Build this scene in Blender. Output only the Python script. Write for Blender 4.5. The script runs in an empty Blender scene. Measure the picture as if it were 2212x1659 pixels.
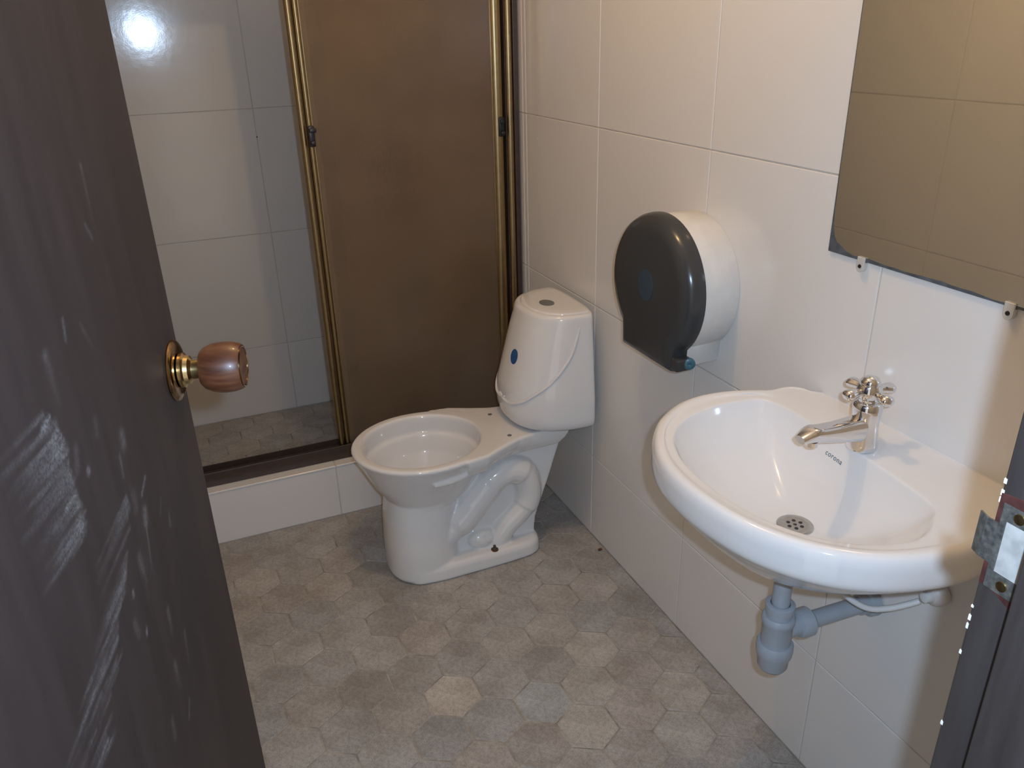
import bpy, bmesh, math, random
import numpy as np
from mathutils import Vector, Matrix
from math import pi, sin, cos, radians
random.seed(7)
C = bpy.context.scene.collection
sc = bpy.context.scene

# ---------------------------------------------------------------- camera, light, exposure
F_PX = 1726.5
YAW, PITCH, ROLL = 0.3956, 0.4205, -0.0267
CAM = Vector((-1.020, -0.2662, 1.45))
fw = Vector((sin(YAW)*cos(PITCH), cos(YAW)*cos(PITCH), -sin(PITCH)))
rt = Vector((cos(YAW), -sin(YAW), 0)); up = rt.cross(fw)
R2 = rt*cos(ROLL)+up*sin(ROLL); U2 = -rt*sin(ROLL)+up*cos(ROLL)
camd = bpy.data.cameras.new('camera'); cam = bpy.data.objects.new('camera', camd); C.objects.link(cam)
camd.sensor_width = 36.0; camd.lens = F_PX*36/2212; camd.clip_start = 0.01
m = Matrix((R2, U2, -fw)).transposed().to_4x4(); m.translation = CAM
cam.matrix_world = m
sc.camera = cam
sc.view_settings.view_transform = 'Standard'; sc.view_settings.look = 'None'
sc.view_settings.gamma = 1; sc.view_settings.use_curve_mapping = False
sc.view_settings.exposure = 0.0
sc.cycles.use_denoising = True
sc.cycles.max_bounces = 10

w = bpy.data.worlds.new('world'); sc.world = w; w.use_nodes = True
w.node_tree.nodes['Background'].inputs[0].default_value = (0.96, 0.93, 0.89, 1)
w.node_tree.nodes['Background'].inputs[1].default_value = 0.8

def light(name, loc, power, col, radius):
    d = bpy.data.lights.new(name, 'POINT'); d.energy = power; d.color = col; d.shadow_soft_size = radius
    o = bpy.data.objects.new(name, d); o.location = loc; C.objects.link(o); return o
# the compact camera's flash, beside and above its lens
light('camera_flash', CAM+R2*0.039+U2*0.026-fw*0.012, 31.0, (0.76, 1.03, 1.40), 0.009)
# the warm ceiling bulb of the bathroom, above the frame
light('ceiling_bulb', (-0.58, 1.0, 2.27), 13.4, (1.0, 0.63, 0.29), 0.018)

# ---------------------------------------------------------------- helpers
def tag(o, label=None, cat=None, group=None, kind=None):
    if label: o['label'] = label
    if cat: o['category'] = cat
    if group: o['group'] = group
    if kind: o['kind'] = kind
    return o
def empty(name, loc=(0, 0, 0)):
    o = bpy.data.objects.new(name, None); o.location = loc; C.objects.link(o); o.empty_display_size = .05
    return o
def link(name, me, mat, parent=None, loc=None):
    o = bpy.data.objects.new(name, me); C.objects.link(o)
    if mat and not me.materials: me.materials.append(mat)
    if loc is not None: o.location = loc
    if parent: o.parent = parent; o.matrix_parent_inverse = Matrix.Translation(-Vector(parent_world(parent)))
    return o
def parent_world(p):
    v = Vector(p.location); q = p.parent
    while q: v = v + q.location; q = q.parent
    return v
class MB:
    """collects geometry in world coordinates; build() links it as one object"""
    def __init__(s): s.bm = bmesh.new()
    def loft(s, rings, cap0=True, cap1=True, closed=True):
        R = [[s.bm.verts.new(p) for p in r] for r in rings]
        n = len(R[0])
        for a, b in zip(R[:-1], R[1:]):
            for i in range(n if closed else n-1):
                j = (i+1) % n
                s.bm.faces.new((a[i], a[j], b[j], b[i]))
        if cap0: s.bm.faces.new(list(reversed(R[0])))
        if cap1: s.bm.faces.new(R[-1])
        return s
    def box(s, x0, x1, y0, y1, z0, z1, bev=0):
        b = bmesh.new(); r = bmesh.ops.create_cube(b, size=1)
        for v in b.verts:
            v.co = Vector(((x0+x1)/2+v.co.x*(x1-x0), (y0+y1)/2+v.co.y*(y1-y0), (z0+z1)/2+v.co.z*(z1-z0)))
        if bev: bmesh.ops.bevel(b, geom=b.edges[:]+b.verts[:], offset=bev, segments=2, affect='EDGES', profile=.5)
        return s.add(b)
    def add(s, b, M=None):
        if M is not None: b.transform(M)
        me = bpy.data.meshes.new('t'); b.to_mesh(me); s.bm.from_mesh(me); bpy.data.meshes.remove(me); b.free(); return s
    def prism(s, poly, z0, z1, ch=0, axis='z'):
        """poly list of 2d points ccw; extruded z0..z1 with chamfer ch at the z1 end"""
        def P(p, z): return {'z': (p[0], p[1], z), 'x': (z, p[0], p[1]), 'y': (p[0], z, p[1])}[axis]
        rings = [[P(p, z0) for p in poly], [P(p, z1-(ch if z1 > z0 else -ch)) for p in poly]]
        if ch: rings.append([P(p, z1) for p in inset(poly, ch)])
        return s.loft(rings)
    def tube(s, pts, r, n=16, cap=True):
        """round tube through points; r is a number or a list"""
        pts = [Vector(p) for p in pts]; rs = r if hasattr(r, '__len__') else [r]*len(pts)
        T = []
        for i in range(len(pts)):
            a = pts[max(i-1, 0)]; b = pts[min(i+1, len(pts)-1)]; T.append((b-a).normalized())
        up_ = Vector((0, 0, 1)) if abs(T[0].z) < .9 else Vector((1, 0, 0))
        N = T[0].cross(up_).normalized(); rings = []
        for i, p in enumerate(pts):
            N = (N - T[i]*N.dot(T[i])).normalized(); B = T[i].cross(N)
            rings.append([p + (N*cos(2*pi*k/n)+B*sin(2*pi*k/n))*rs[i] for k in range(n)])
        return s.loft(rings, cap, cap)
    def lathe(s, prof, M=None, n=40, caps=True):
        """prof: list of (r, h) around local z, then placed by M"""
        M = M or Matrix()
        rings = [[M @ Vector((r*cos(2*pi*k/n), r*sin(2*pi*k/n), h)) for k in range(n)] for r, h in prof]
        return s.loft(rings, caps, caps)
    def ball(s, c, rad, M=None, seg=20):
        b = bmesh.new(); bmesh.ops.create_uvsphere(b, u_segments=seg, v_segments=seg//2, radius=1)
        rad = rad if hasattr(rad, '__len__') else (rad,)*3
        T = Matrix.Translation(c) @ (M or Matrix()) @ Matrix.Diagonal((*rad, 1))
        return s.add(b, T)
    def build(s, name, mat, parent=None, smooth=None, voxel=None, sm_iter=0, bevel=0, sub=0):
        bmesh.ops.recalc_face_normals(s.bm, faces=s.bm.faces[:])
        me = bpy.data.meshes.new(name); s.bm.to_mesh(me); s.bm.free()
        mods = []
        if voxel or bevel or sub:
            o = bpy.data.objects.new(name, me); C.objects.link(o)
            if voxel:
                md = o.modifiers.new('r', 'REMESH'); md.mode = 'VOXEL'; md.voxel_size = voxel
            if bevel:
                md = o.modifiers.new('b', 'BEVEL'); md.width = bevel; md.segments = 3; md.limit_method = 'ANGLE'; md.angle_limit = radians(35)
            if sub:
                md = o.modifiers.new('s', 'SUBSURF'); md.levels = sub; md.render_levels = sub
            if sm_iter:
                md = o.modifiers.new('sm', 'SMOOTH'); md.factor = .5; md.iterations = sm_iter
            bpy.context.view_layer.update()
            me2 = bpy.data.meshes.new_from_object(o.evaluated_get(bpy.context.evaluated_depsgraph_get()))
            bpy.data.objects.remove(o); bpy.data.meshes.remove(me); me = me2; me.name = name
        if smooth is not None:
            me.shade_smooth()
            if smooth < 180: me.set_sharp_from_angle(angle=radians(smooth))
        return link(name, me, mat, parent)
def inset(poly, d):
    n = len(poly); out = []
    for i in range(n):
        p0, p1, p2 = [Vector(poly[(i+k) % n]) for k in (-1, 0, 1)]
        a = (p1-p0).normalized(); b = (p2-p1).normalized()
        na = Vector((-a.y, a.x)); nb = Vector((-b.y, b.x))
        mm = (na+nb); l = mm.length
        if l < 1e-6: out.append(tuple(p1+na*d)); continue
        mm /= l; out.append(tuple(p1+mm*(d/max(mm.dot(na), .3))))
    return out
def catmull(P, n, closed=True):
    P = [np.array(p, float) for p in P]; out = []; m_ = len(P)
    for i in range(m_ if closed else m_-1):
        p0, p1, p2, p3 = [P[(i+k) % m_] if closed else P[min(max(i+k, 0), m_-1)] for k in (-1, 0, 1, 2)]
        for t in np.arange(n)/n:
            out.append(.5*((2*p1)+(p2-p0)*t+(2*p0-5*p1+4*p2-p3)*t*t+(3*p1-p0-3*p2+p3)*t**3))
    if not closed: out.append(P[-1])
    return out
def frame(origin, z, x=None):
    """matrix whose local z points along z"""
    z = Vector(z).normalized(); x = Vector(x) if x else (Vector((0, 0, 1)) if abs(z.z) < .9 else Vector((1, 0, 0)))
    x = (x-z*x.dot(z)).normalized(); y = z.cross(x)
    M = Matrix((x, y, z)).transposed().to_4x4(); M.translation = Vector(origin); return M

# ---------------------------------------------------------------- materials
class NT:
    def __init__(s, name):
        s.m = bpy.data.materials.new(name); s.m.use_nodes = True; s.t = s.m.node_tree; s.n = s.t.nodes
        s.p = s.n['Principled BSDF']
    def node(s, t, **k):
        nd = s.n.new(t)
        for a, b in k.items():
            if a.startswith('i_'): nd.inputs[a[2:].replace('_', ' ')].default_value = b
            else: setattr(nd, a, b)
        return nd
    def l(s, a, b): s.t.links.new(a, b)
    def noise(s, scale, detail=4, rough=.55, coord='Object', stretch=None):
        tc = s.node('ShaderNodeTexCoord'); out = tc.outputs[coord]
        if stretch:
            mp = s.node('ShaderNodeMapping'); mp.inputs['Scale'].default_value = stretch; s.l(out, mp.inputs[0]); out = mp.outputs[0]
        nz = s.node('ShaderNodeTexNoise'); nz.inputs['Scale'].default_value = scale
        nz.inputs['Detail'].default_value = detail; nz.inputs['Roughness'].default_value = rough
        s.l(out, nz.inputs['Vector']); return nz.outputs['Fac']
    def ramp(s, fac, stops):
        r = s.node('ShaderNodeValToRGB'); e = r.color_ramp.elements
        while len(e) < len(stops): e.new(.5)
        for el, (p, c) in zip(e, stops): el.position = p; el.color = (*c, 1) if len(c) == 3 else c
        s.l(fac, r.inputs[0]); return r.outputs[0]
    def mix(s, fac, a, b, mode='MIX'):
        x = s.node('ShaderNodeMix', data_type='RGBA', blend_type=mode)
        for sock, v in ((x.inputs[0], fac), (x.inputs[6], a), (x.inputs[7], b)):
            if hasattr(v, 'links'): s.l(v, sock)
            elif hasattr(v, '__len__'): sock.default_value = (*v, 1)
            else: sock.default_value = v
        return x.outputs[2]
    def bump(s, h, strength=.2, dist=.001, prev=None):
        b = s.node('ShaderNodeBump'); b.inputs['Strength'].default_value = strength; b.inputs['Distance'].default_value = dist
        s.l(h, b.inputs['Height'])
        if prev is not None: s.l(prev, b.inputs['Normal'])
        return b.outputs[0]
    def set(s, **k):
        for a, v in k.items():
            a = a.replace('_', ' ')
            sock = s.p.inputs[a]
            if hasattr(v, 'links'): s.l(v, sock)
            elif hasattr(v, '__len__'): sock.default_value = (*v, 1) if len(v) == 3 else v
            else: sock.default_value = v
        return s
def simple(name, col, rough=.4, metal=0, var=.06, scale=20, bump=0, **k):
    t = NT(name); nz = t.noise(scale, 5)
    c = t.ramp(nz, [(.3, [x*(1-var) for x in col]), (.7, [min(1, x*(1+var)) for x in col])])
    t.set(Base_Color=c, Roughness=rough, Metallic=metal, **k)
    if bump: t.l(t.bump(nz, bump), t.p.inputs['Normal'])
    return t.m

def wall_tile_mat():
    t = NT('glazed_wall_tile'); oi = t.node('ShaderNodeObjectInfo')
    base = t.ramp(oi.outputs['Random'], [(0, (.735, .72, .69)), (1, (.765, .75, .72))])
    nz = t.noise(4, 4); base = t.mix(nz, base, (.72, .70, .67))
    sp = t.noise(260, 2)
    t.set(Base_Color=base, Roughness=.125)
    t.p.inputs['Specular IOR Level'].default_value = .5
    wv = t.noise(9, 3)
    n1 = t.bump(wv, .3, .0014); n2 = t.bump(sp, .07, .0005, n1)
    t.l(n2, t.p.inputs['Normal']); return t.m
def stone_mat():
    t = NT('hexagonal_stone'); oi = t.node('ShaderNodeObjectInfo')
    a = t.noise(14, 6, .65); b = t.noise(95, 5, .7); c = t.noise(330, 3, .6)
    col = t.ramp(a, [(.3, (.33, .318, .303)), (.55, (.395, .388, .378)), (.75, (.455, .45, .44))])
    sp = t.ramp(b, [(.35, (.80, .785, .77)), (.52, (1, 1, 1)), (.68, (1.18, 1.15, 1.10))])
    col = t.mix(1, col, sp, 'MULTIPLY')
    s2 = t.ramp(c, [(.36, (.85, .84, .83)), (.5, (1, 1, 1)), (.66, (1.14, 1.12, 1.09))])
    col = t.mix(1, col, s2, 'MULTIPLY')
    col = t.mix(1, col, oi.outputs['Color'], 'MULTIPLY')
    # dirt and wear that run across the stones
    ge = t.node('ShaderNodeNewGeometry'); dn_ = t.node('ShaderNodeTexNoise'); dn_.inputs['Scale'].default_value = 7; dn_.inputs['Detail'].default_value = 6; dn_.inputs['Roughness'].default_value = .65
    t.l(ge.outputs['Position'], dn_.inputs['Vector'])
    col = t.mix(1, col, t.ramp(dn_.outputs['Fac'], [(.32, (.80, .765, .72)), (.5, (.97, .955, .935)), (.68, (1.12, 1.12, 1.11))]), 'MULTIPLY')
    t.set(Base_Color=col, Roughness=.62)
    n1 = t.bump(b, .35, .0015); t.l(t.bump(c, .3, .0006, n1), t.p.inputs['Normal']); return t.m
def grout_mat(name, c0, c1):
    t = NT(name); t.set(Base_Color=t.ramp(t.noise(18, 6, .7), [(.35, c0), (.65, c1)]), Roughness=.85)
    t.l(t.bump(t.noise(250, 3), .4, .001), t.p.inputs['Normal']); return t.m
def door_mat():
    t = NT('dark_brown_door_paint')
    at = t.node('ShaderNodeAttribute', attribute_name='scuff')
    fib = t.noise(40, 4, .6, stretch=(1, 1, .12)); fine = t.noise(420, 3, .6); sm = t.noise(26, 5, .7)
    base = t.ramp(fib, [(.3, (.020, .0135, .013)), (.7, (.032, .0225, .022))])
    brk = t.ramp(fine, [(.32, (.25,)*3), (.62, (1,)*3)])
    brk2 = t.ramp(sm, [(.3, (.35,)*3), (.6, (1,)*3)])
    f = t.mix(1, at.outputs['Color'], brk, 'MULTIPLY'); f = t.mix(1, f, brk2, 'MULTIPLY')
    col = t.mix(f, base, (.20, .20, .205))  # scuffs mixed paler, with the flash glare on them put into the colour
    t.set(Base_Color=col, Roughness=.58)
    n1 = t.bump(fib, .15, .0008); t.l(t.bump(fine, .12, .0004, n1), t.p.inputs['Normal']); return t.m
def frame_mat():
    t = NT('dark_brown_frame_paint')
    fib = t.noise(60, 4, .6, stretch=(1, 1, .1)); fine = t.noise(300, 3, .6); big = t.noise(22, 5, .75)
    base = t.ramp(fib, [(.3, (.029, .0225, .020)), (.7, (.045, .037, .034))])
    chips = t.ramp(big, [(.66, (0, 0, 0)), (.70, (1, 1, 1))])
    col = t.mix(chips, base, (.12, .025, .022))
    t.set(Base_Color=col, Roughness=.42)
    t.l(t.bump(fine, .15, .0005), t.p.inputs['Normal']); return t.m
def porcelain(name, col, rough=.07):
    t = NT(name); nz = t.noise(6, 3)
    t.set(Base_Color=t.ramp(nz, [(.3, [c*.985 for c in col]), (.7, col)]), Roughness=rough)
    t.p.inputs['Coat Weight'].default_value = .4; t.p.inputs['Coat Roughness'].default_value = .03
    t.l(t.bump(t.noise(18, 3), .04, .001), t.p.inputs['Normal']); return t.m
def glass_mat():
    t = NT('brown_obscured_glass')
    v = t.node('ShaderNodeTexVoronoi'); v.inputs['Scale'].default_value = 170; tc = t.node('ShaderNodeTexCoord'); t.l(tc.outputs['Object'], v.inputs['Vector'])
    nz = t.noise(240, 3); big = t.noise(7, 4)
    t.set(Base_Color=t.ramp(big, [(.3, (.37, .27, .18)), (.7, (.44, .325, .215))]), Roughness=.15)
    t.p.inputs['Transmission Weight'].default_value = .72; t.p.inputs['IOR'].default_value = 1.5
    n1 = t.bump(v.outputs['Distance'], .30, .0010); t.l(t.bump(nz, .35, .0008, n1), t.p.inputs['Normal']); return t.m
def wood_mat():
    t = NT('varnished_knob_wood')
    tc = t.node('ShaderNodeTexCoord'); mp = t.node('ShaderNodeMapping'); mp.inputs['Scale'].default_value = (20, 20, 150); t.l(tc.outputs['Object'], mp.inputs[0])
    nz = t.node('ShaderNodeTexNoise'); nz.inputs['Scale'].default_value = 1.4; nz.inputs['Detail'].default_value = 6; t.l(mp.outputs[0], nz.inputs['Vector'])
    t.set(Base_Color=t.ramp(nz.outputs['Fac'], [(.3, (.055, .016, .007)), (.5, (.095, .031, .013)), (.7, (.14, .053, .023))]), Roughness=.4)
    t.p.inputs['Coat Weight'].default_value = .12; return t.m
def smoky_mat():
    t = NT('smoky_translucent_plastic')
    t.set(Base_Color=t.ramp(t.noise(5, 3), [(.3, (.056, .059, .061)), (.7, (.066, .069, .071))]), Roughness=.2)
    tr = t.node('ShaderNodeBsdfTransparent'); tr.inputs[0].default_value = (.30, .31, .33, 1)
    mx = t.node('ShaderNodeMixShader'); mx.inputs[0].default_value = .80
    out = t.n['Material Output']; t.l(tr.outputs[0], mx.inputs[1]); t.l(t.p.outputs[0], mx.inputs[2]); t.l(mx.outputs[0], out.inputs[0]); return t.m
def pvc_mat():
    return simple('grey_pvc', (.36, .40, .44), .33, var=.05, scale=30)
M_tile = wall_tile_mat(); M_stone = stone_mat()
M_grout = grout_mat('wall_grout', (.50, .47, .43), (.60, .57, .53)); M_fgrout = grout_mat('floor_grout', (.22, .20, .175), (.46, .42, .36))
M_door = door_mat(); M_frame = frame_mat(); M_porc = porcelain('white_porcelain', (.755, .75, .74)); M_sink = porcelain('white_sink_porcelain', (.765, .765, .76))
M_glass = glass_mat(); M_wood = wood_mat(); M_smoky = smoky_mat(); M_pvc = pvc_mat()
M_bronze = simple('bronze_anodised_aluminium', (.37, .275, .145), .33, 1, .08, 60)
M_darkbronze = simple('dark_bronze_aluminium', (.075, .052, .042), .38, .35, .12, 50)
M_brass = simple('worn_brass', (.62, .47, .23), .24, 1, .12, 60, .1)
M_chrome = simple('chrome', (.78, .78, .79), .06, 1, .02, 30)
M_bare = simple('bare_pale_plaster', (.34, .325, .30), .5, var=.2, scale=90)
M_plate = simple('dull_grey_plate', (.12, .115, .10), .35, .5, .5, 220)
M_steel = simple('brushed_steel', (.55, .54, .53), .25, 1, .08, 120)
M_black = simple('black_plastic', (.012, .012, .014), .35)
M_white_pl = simple('white_plastic', (.74, .73, .70), .3)
M_paint = simple('white_ceiling_paint', (.72, .70, .66), .8)
M_rust = simple('rust', (.11, .045, .02), .8, var=.5, scale=200, bump=.4)
M_bluemark = simple('blue_print', (.02, .09, .26), .35, var=.3, scale=150)
M_gapshade = simple('gap_shade', (.01, .01, .01), .9)
M_greyflush = simple('grey_flush_button', (.16, .165, .17), .3)
M_hose = simple('white_hose', (.70, .69, .67), .4)
M_rubber = simple('black_rubber_seal', (.02, .02, .022), .6)
M_paper = simple('toilet_paper', (.55, .53, .50), .9)
M_blueplastic = simple('blue_grey_plastic', (.06, .15, .19), .35)
M_hub = simple('blue_grey_hub', (.035, .06, .085), .4)
M_print = simple('grey_blue_print', (.10, .15, .18), .5)
M_clip = simple('clear_grey_clip_plastic', (.55, .53, .48), .3)
M_mirror = NT('mirror_silver').set(Base_Color=(.80, .80, .75), Metallic=1.0, Roughness=.025).m
M_worn = simple('worn_mirror_backing', (.085, .10, .115), .3, var=.35, scale=60)
M_chip = simple('old_red_paint', (.055, .017, .014), .5, var=.5, scale=90)

# ---------------------------------------------------------------- the room
LX, YB, YC, H = -1.235, 3.006, 2.010, 2.40          # left wall, shower back wall, curb front, ceiling
TZ = [0.277, 0.745, 1.213, 1.681, 2.149]
GAP = .0014
_cache = {}
def tiles(parent, plane, rects, mat, th=.006, ch=.0011):
    """rects: (a0, a1, b0, b1) in the wall's own axes; plane: (axis, value, sign of the face)"""
    ax, val, sg = plane
    for a0, a1, b0, b1 in rects:
        w_, h_ = a1-a0-2*GAP, b1-b0-2*GAP
        if w_ < .004 or h_ < .004: continue
        key = (ax, sg, round(w_, 4), round(h_, 4), mat.name)
        if key not in _cache:
            poly = [(-w_/2, -h_/2), (w_/2, -h_/2), (w_/2, h_/2), (-w_/2, h_/2)]
            mb = MB(); mb.prism(poly, 0, sg*th, ch, ax)
            bmesh.ops.recalc_face_normals(mb.bm, faces=mb.bm.faces[:])
            me = bpy.data.meshes.new('tile'); mb.bm.to_mesh(me); mb.bm.free(); me.materials.append(mat); _cache[key] = me
        o = bpy.data.objects.new('tile', _cache[key]); C.objects.link(o)
        ca, cb = (a0+a1)/2, (b0+b1)/2; base = val-sg*th
        wl = {'x': (base, ca, cb), 'y': (ca, base, cb), 'z': (ca, cb, base)}[ax]
        o.parent = parent; o.location = Vector(wl)-parent_world(parent)
def cuts(lo, hi, marks): 
    e = [lo]+[m_ for m_ in sorted(marks) if lo+.01 < m_ < hi-.01]+[hi]
    return list(zip(e[:-1], e[1:]))
def grid(A, B): return [(a0, a1, b0, b1) for a0, a1 in A for b0, b1 in B]
ys = [0.174+.465*k for k in range(7)]; xs = [-.672-.465, -.672, -.672+.465]
# every wall is a slab whose joints lie 1.2 mm behind the tile faces
wr = MB().box(.0015, .12, -.12, YB+.1, -.12, H).build('wall_right', M_grout)
tag(wr, 'white glazed square tile wall on the right behind sink, dispenser and mirror', 'wall', kind='structure')
tiles(wr, ('x', 0, -1), grid(cuts(0, YC, ys), cuts(0, H, TZ)), M_tile)
tiles(wr, ('x', 0, -1), grid(cuts(YC, YB, ys), cuts(-.044, H, TZ)), M_tile)
wb = MB().box(LX, 0, YB+.0015, YB+.12, -.12, H).build('wall_back', M_grout)
tag(wb, 'white glazed tile wall at the back of the shower', 'wall', kind='structure')
tiles(wb, ('y', YB, -1), grid(cuts(LX, 0, xs), cuts(-.044, H, [z-.019 for z in TZ])), M_tile)
wl = MB().box(LX-.12, LX-.0015, -.0, YB+.12, -.12, H).build('wall_left', M_grout)
tag(wl, 'tiled left wall behind the open door, seen in the mirror', 'wall', kind='structure')
tiles(wl, ('x', LX, 1), grid(cuts(0, YC, [y-.008 for y in ys]), cuts(0, H, TZ)), M_tile)
tiles(wl, ('x', LX, 1), grid(cuts(YC, YB, [y-.008 for y in ys]), cuts(-.044, H, TZ)), M_tile)
wf = MB()
wf.box(-.548, .0, -.115, -.002, 0, H); wf.box(LX-.12, -1.262, -.115, -.002, 0, H); wf.box(-1.262, -.548, -.115, -.002, 2.06, H)
wf = wf.build('wall_front', M_paint); tag(wf, 'painted doorway wall beside the camera', 'wall', kind='structure')
ce = MB().box(LX-.12, .12, -.12, YB+.12, H+.001, H+.08).build('ceiling', M_paint); tag(ce, 'white painted bathroom ceiling', 'ceiling', kind='structure')

# floors: hexagonal stones, each an object
def clip(poly, x0, x1, y0, y1):
    def cut(P, f, inter):
        out = []
        for i in range(len(P)):
            a, b = P[i-1], P[i]
            if f(b):
                if not f(a): out.append(inter(a, b))
                out.append(b)
            elif f(a): out.append(inter(a, b))
        return out
    def ix(v): return lambda a, b: (v, a[1]+(b[1]-a[1])*(v-a[0])/(b[0]-a[0]))
    def iy(v): return lambda a, b: (a[0]+(b[0]-a[0])*(v-a[1])/(b[1]-a[1]), v)
    for f, g in ((lambda p: p[0] >= x0, ix(x0)), (lambda p: p[0] <= x1, ix(x1)), (lambda p: p[1] >= y0, iy(y0)), (lambda p: p[1] <= y1, iy(y1))):
        if len(poly) < 3: return []
        poly = cut(poly, f, g)
    return poly
HA, HD, HR = .1245, .1072, .0700
shade = {}      # (row, column): tone of single stones that stand out
shade[(-1, 0)] = (1.24, 1.19, 1.12); shade[(-2, 2)] = (1.02, 1.12, 1.15); shade[(-4, 1)] = (.80, .86, .92)
shade[(-1, 3)] = (1.18, 1.16, 1.12); shade[(-3, 2)] = (1.15, 1.14, 1.1); shade[(-2, 3)] = (1.12, 1.12, 1.08)
shade[(-3, 4)] = (1.16, 1.15, 1.12); shade[(-4, 4)] = (1.12, 1.12, 1.1); shade[(3, 0)] = (.86, .86, .86); shade[(4, 0)] = (.84, .84, .82)
shade[(2, 0)] = (.86, .86, .86); shade[(0, 0)] = (.88, .88, .87); shade[(0, 1)] = (.9, .9, .9); shade[(0, -1)] = (.85, .84, .82)
rnd = random.Random(11)
def hexfloor(parent, x0, x1, y0, y1, ztop, tone=1.0):
    full = [(HR*cos(pi/2+k*pi/3), HR*sin(pi/2+k*pi/3)) for k in range(6)]
    fm = None
    for r in range(-13, 18):
        for c in range(-8, 10):
            cx = -.677+HA*(c+(.5 if r % 2 else 0)); cy = 1.229+HD*r
            if not (x0-.08 < cx < x1+.08 and y0-.08 < cy < y1+.08): continue
            g = .9985
            poly = [(cx+px*g, cy+py*g) for px, py in full]
            cp = clip(poly, x0, x1, y0, y1)
            area = abs(sum(cp[i-1][0]*cp[i][1]-cp[i][0]*cp[i-1][1] for i in range(len(cp))))/2 if len(cp) > 2 else 0
            if area < .0006: continue
            dz = rnd.uniform(-.0006, .0006)
            whole = len(cp) == 6 and abs(area-2.598*HR*HR*g*g) < 1e-5
            if whole and fm is not None: me = fm
            else:
                mb = MB(); loc = [(p[0]-cx, p[1]-cy) for p in cp]
                # drop near-duplicate corners left by clipping
                loc = [p for i, p in enumerate(loc) if (Vector(p)-Vector(loc[i-1])).length > .003]
                if len(loc) < 3: continue
                mb.prism(loc, -.008, 0, .0014 if area > .003 else .0008)
                bmesh.ops.recalc_face_normals(mb.bm, faces=mb.bm.faces[:])
                me = bpy.data.meshes.new('paving_stone'); mb.bm.to_mesh(me); mb.bm.free(); me.materials.append(M_stone)
                if whole: fm = me
            o = bpy.data.objects.new('stone_tile', me); C.objects.link(o); o.parent = parent
            o.location = Vector((cx, cy, ztop+dz))-parent_world(parent)
            o.rotation_euler = (rnd.uniform(-.004, .004), rnd.uniform(-.004, .004), rnd.uniform(-.006, .006) if whole else 0)
            k = shade.get((r, c)) if ztop == 0 else None
            if k is None:
                v = rnd.uniform(.90, 1.08); wv = rnd.uniform(-.035, .035); k = (v*(1+wv), v, v*(1-wv))
            o.color = (k[0]*tone, k[1]*tone, k[2]*tone, 1)
fl = MB().box(LX, 0, -.6, YC, -.12, -.0010).build('floor', M_fgrout)
tag(fl, 'grey hexagonal stone tile bathroom floor', 'floor', kind='structure')
hexfloor(fl, LX+.002, -.002, -.02, YC-.001, 0)
sf = MB().box(LX, 0, 2.115, YB, -.12, -.0450).build('shower_floor', M_fgrout)
tag(sf, 'brown grey stone tile floor inside the shower', 'floor', kind='structure')
hexfloor(sf, LX+.002, -.002, 2.117, YB-.002, -.044, 1.2)
# curb
cu = MB().box(LX, 0, YC+.0015, 2.113, -.12, .1835).build('shower_curb', M_grout)
tag(cu, 'low white tiled curb across the front of the shower', 'curb', kind='structure')
tiles(cu, ('y', YC, -1), grid(cuts(LX, -.002, [-.687, -.687+.465, -1.152]), [(0, .1795)]), M_tile)
tiles(cu, ('z', .185, 1), [(a, b, YC-.004, 2.116) for a, b in cuts(LX, -.002, [-.687, -.222, -1.152])], M_tile, th=.005, ch=.0018)

# ---------------------------------------------------------------- shower enclosure
FR = empty('shower_door_frame', (-.6, 2.07, .185))
tag(FR, 'bronze aluminium shower door frame standing on the white tiled curb', 'frame')
tr = MB()
tr.box(LX+.006, -.006, 2.043, 2.049, .186, .232, .0012); tr.box(LX+.006, -.006, 2.049, 2.100, .186, .192)
tr.box(LX+.006, -.006, 2.072, 2.075, .192, .222); tr.box(LX+.006, -.006, 2.097, 2.100, .192, .232)
tr.build('bottom_track', M_darkbronze, FR)
def reeded(x0, x1, yf, z0, z1, depth=.022):
    """profile of a stile: flat strip with a rounded front, extruded upward"""
    w_ = x1-x0; pts = []
    for k in range(13):
        a = pi*k/12; pts.append((x0+w_/2-w_/2*cos(a), yf+.012-.012*sin(a)))
    pts += [(x1, yf+depth), (x0, yf+depth)]
    return [[(p[0], p[1], z) for p in pts] for z in (z0, z1)]
jr = MB().loft(reeded(-.044, -.021, 2.049, .19, 1.905, .03)).build('jamb_rib', M_bronze, FR, 40)
MB().box(-.021, -.0065, 2.050, 2.10, .19, 1.905, .001).box(-.047, -.044, 2.056, 2.10, .19, 1.905).build('wall_jamb', M_darkbronze, FR)
MB().box(LX+.0065, LX+.03, 2.049, 2.10, .19, 1.905, .001).build('wall_jamb', M_darkbronze, FR)
MB().box(LX+.0065, -.0065, 2.044, 2.104, 1.860, 1.915, .002).build('head_rail', M_bronze, FR)
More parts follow.
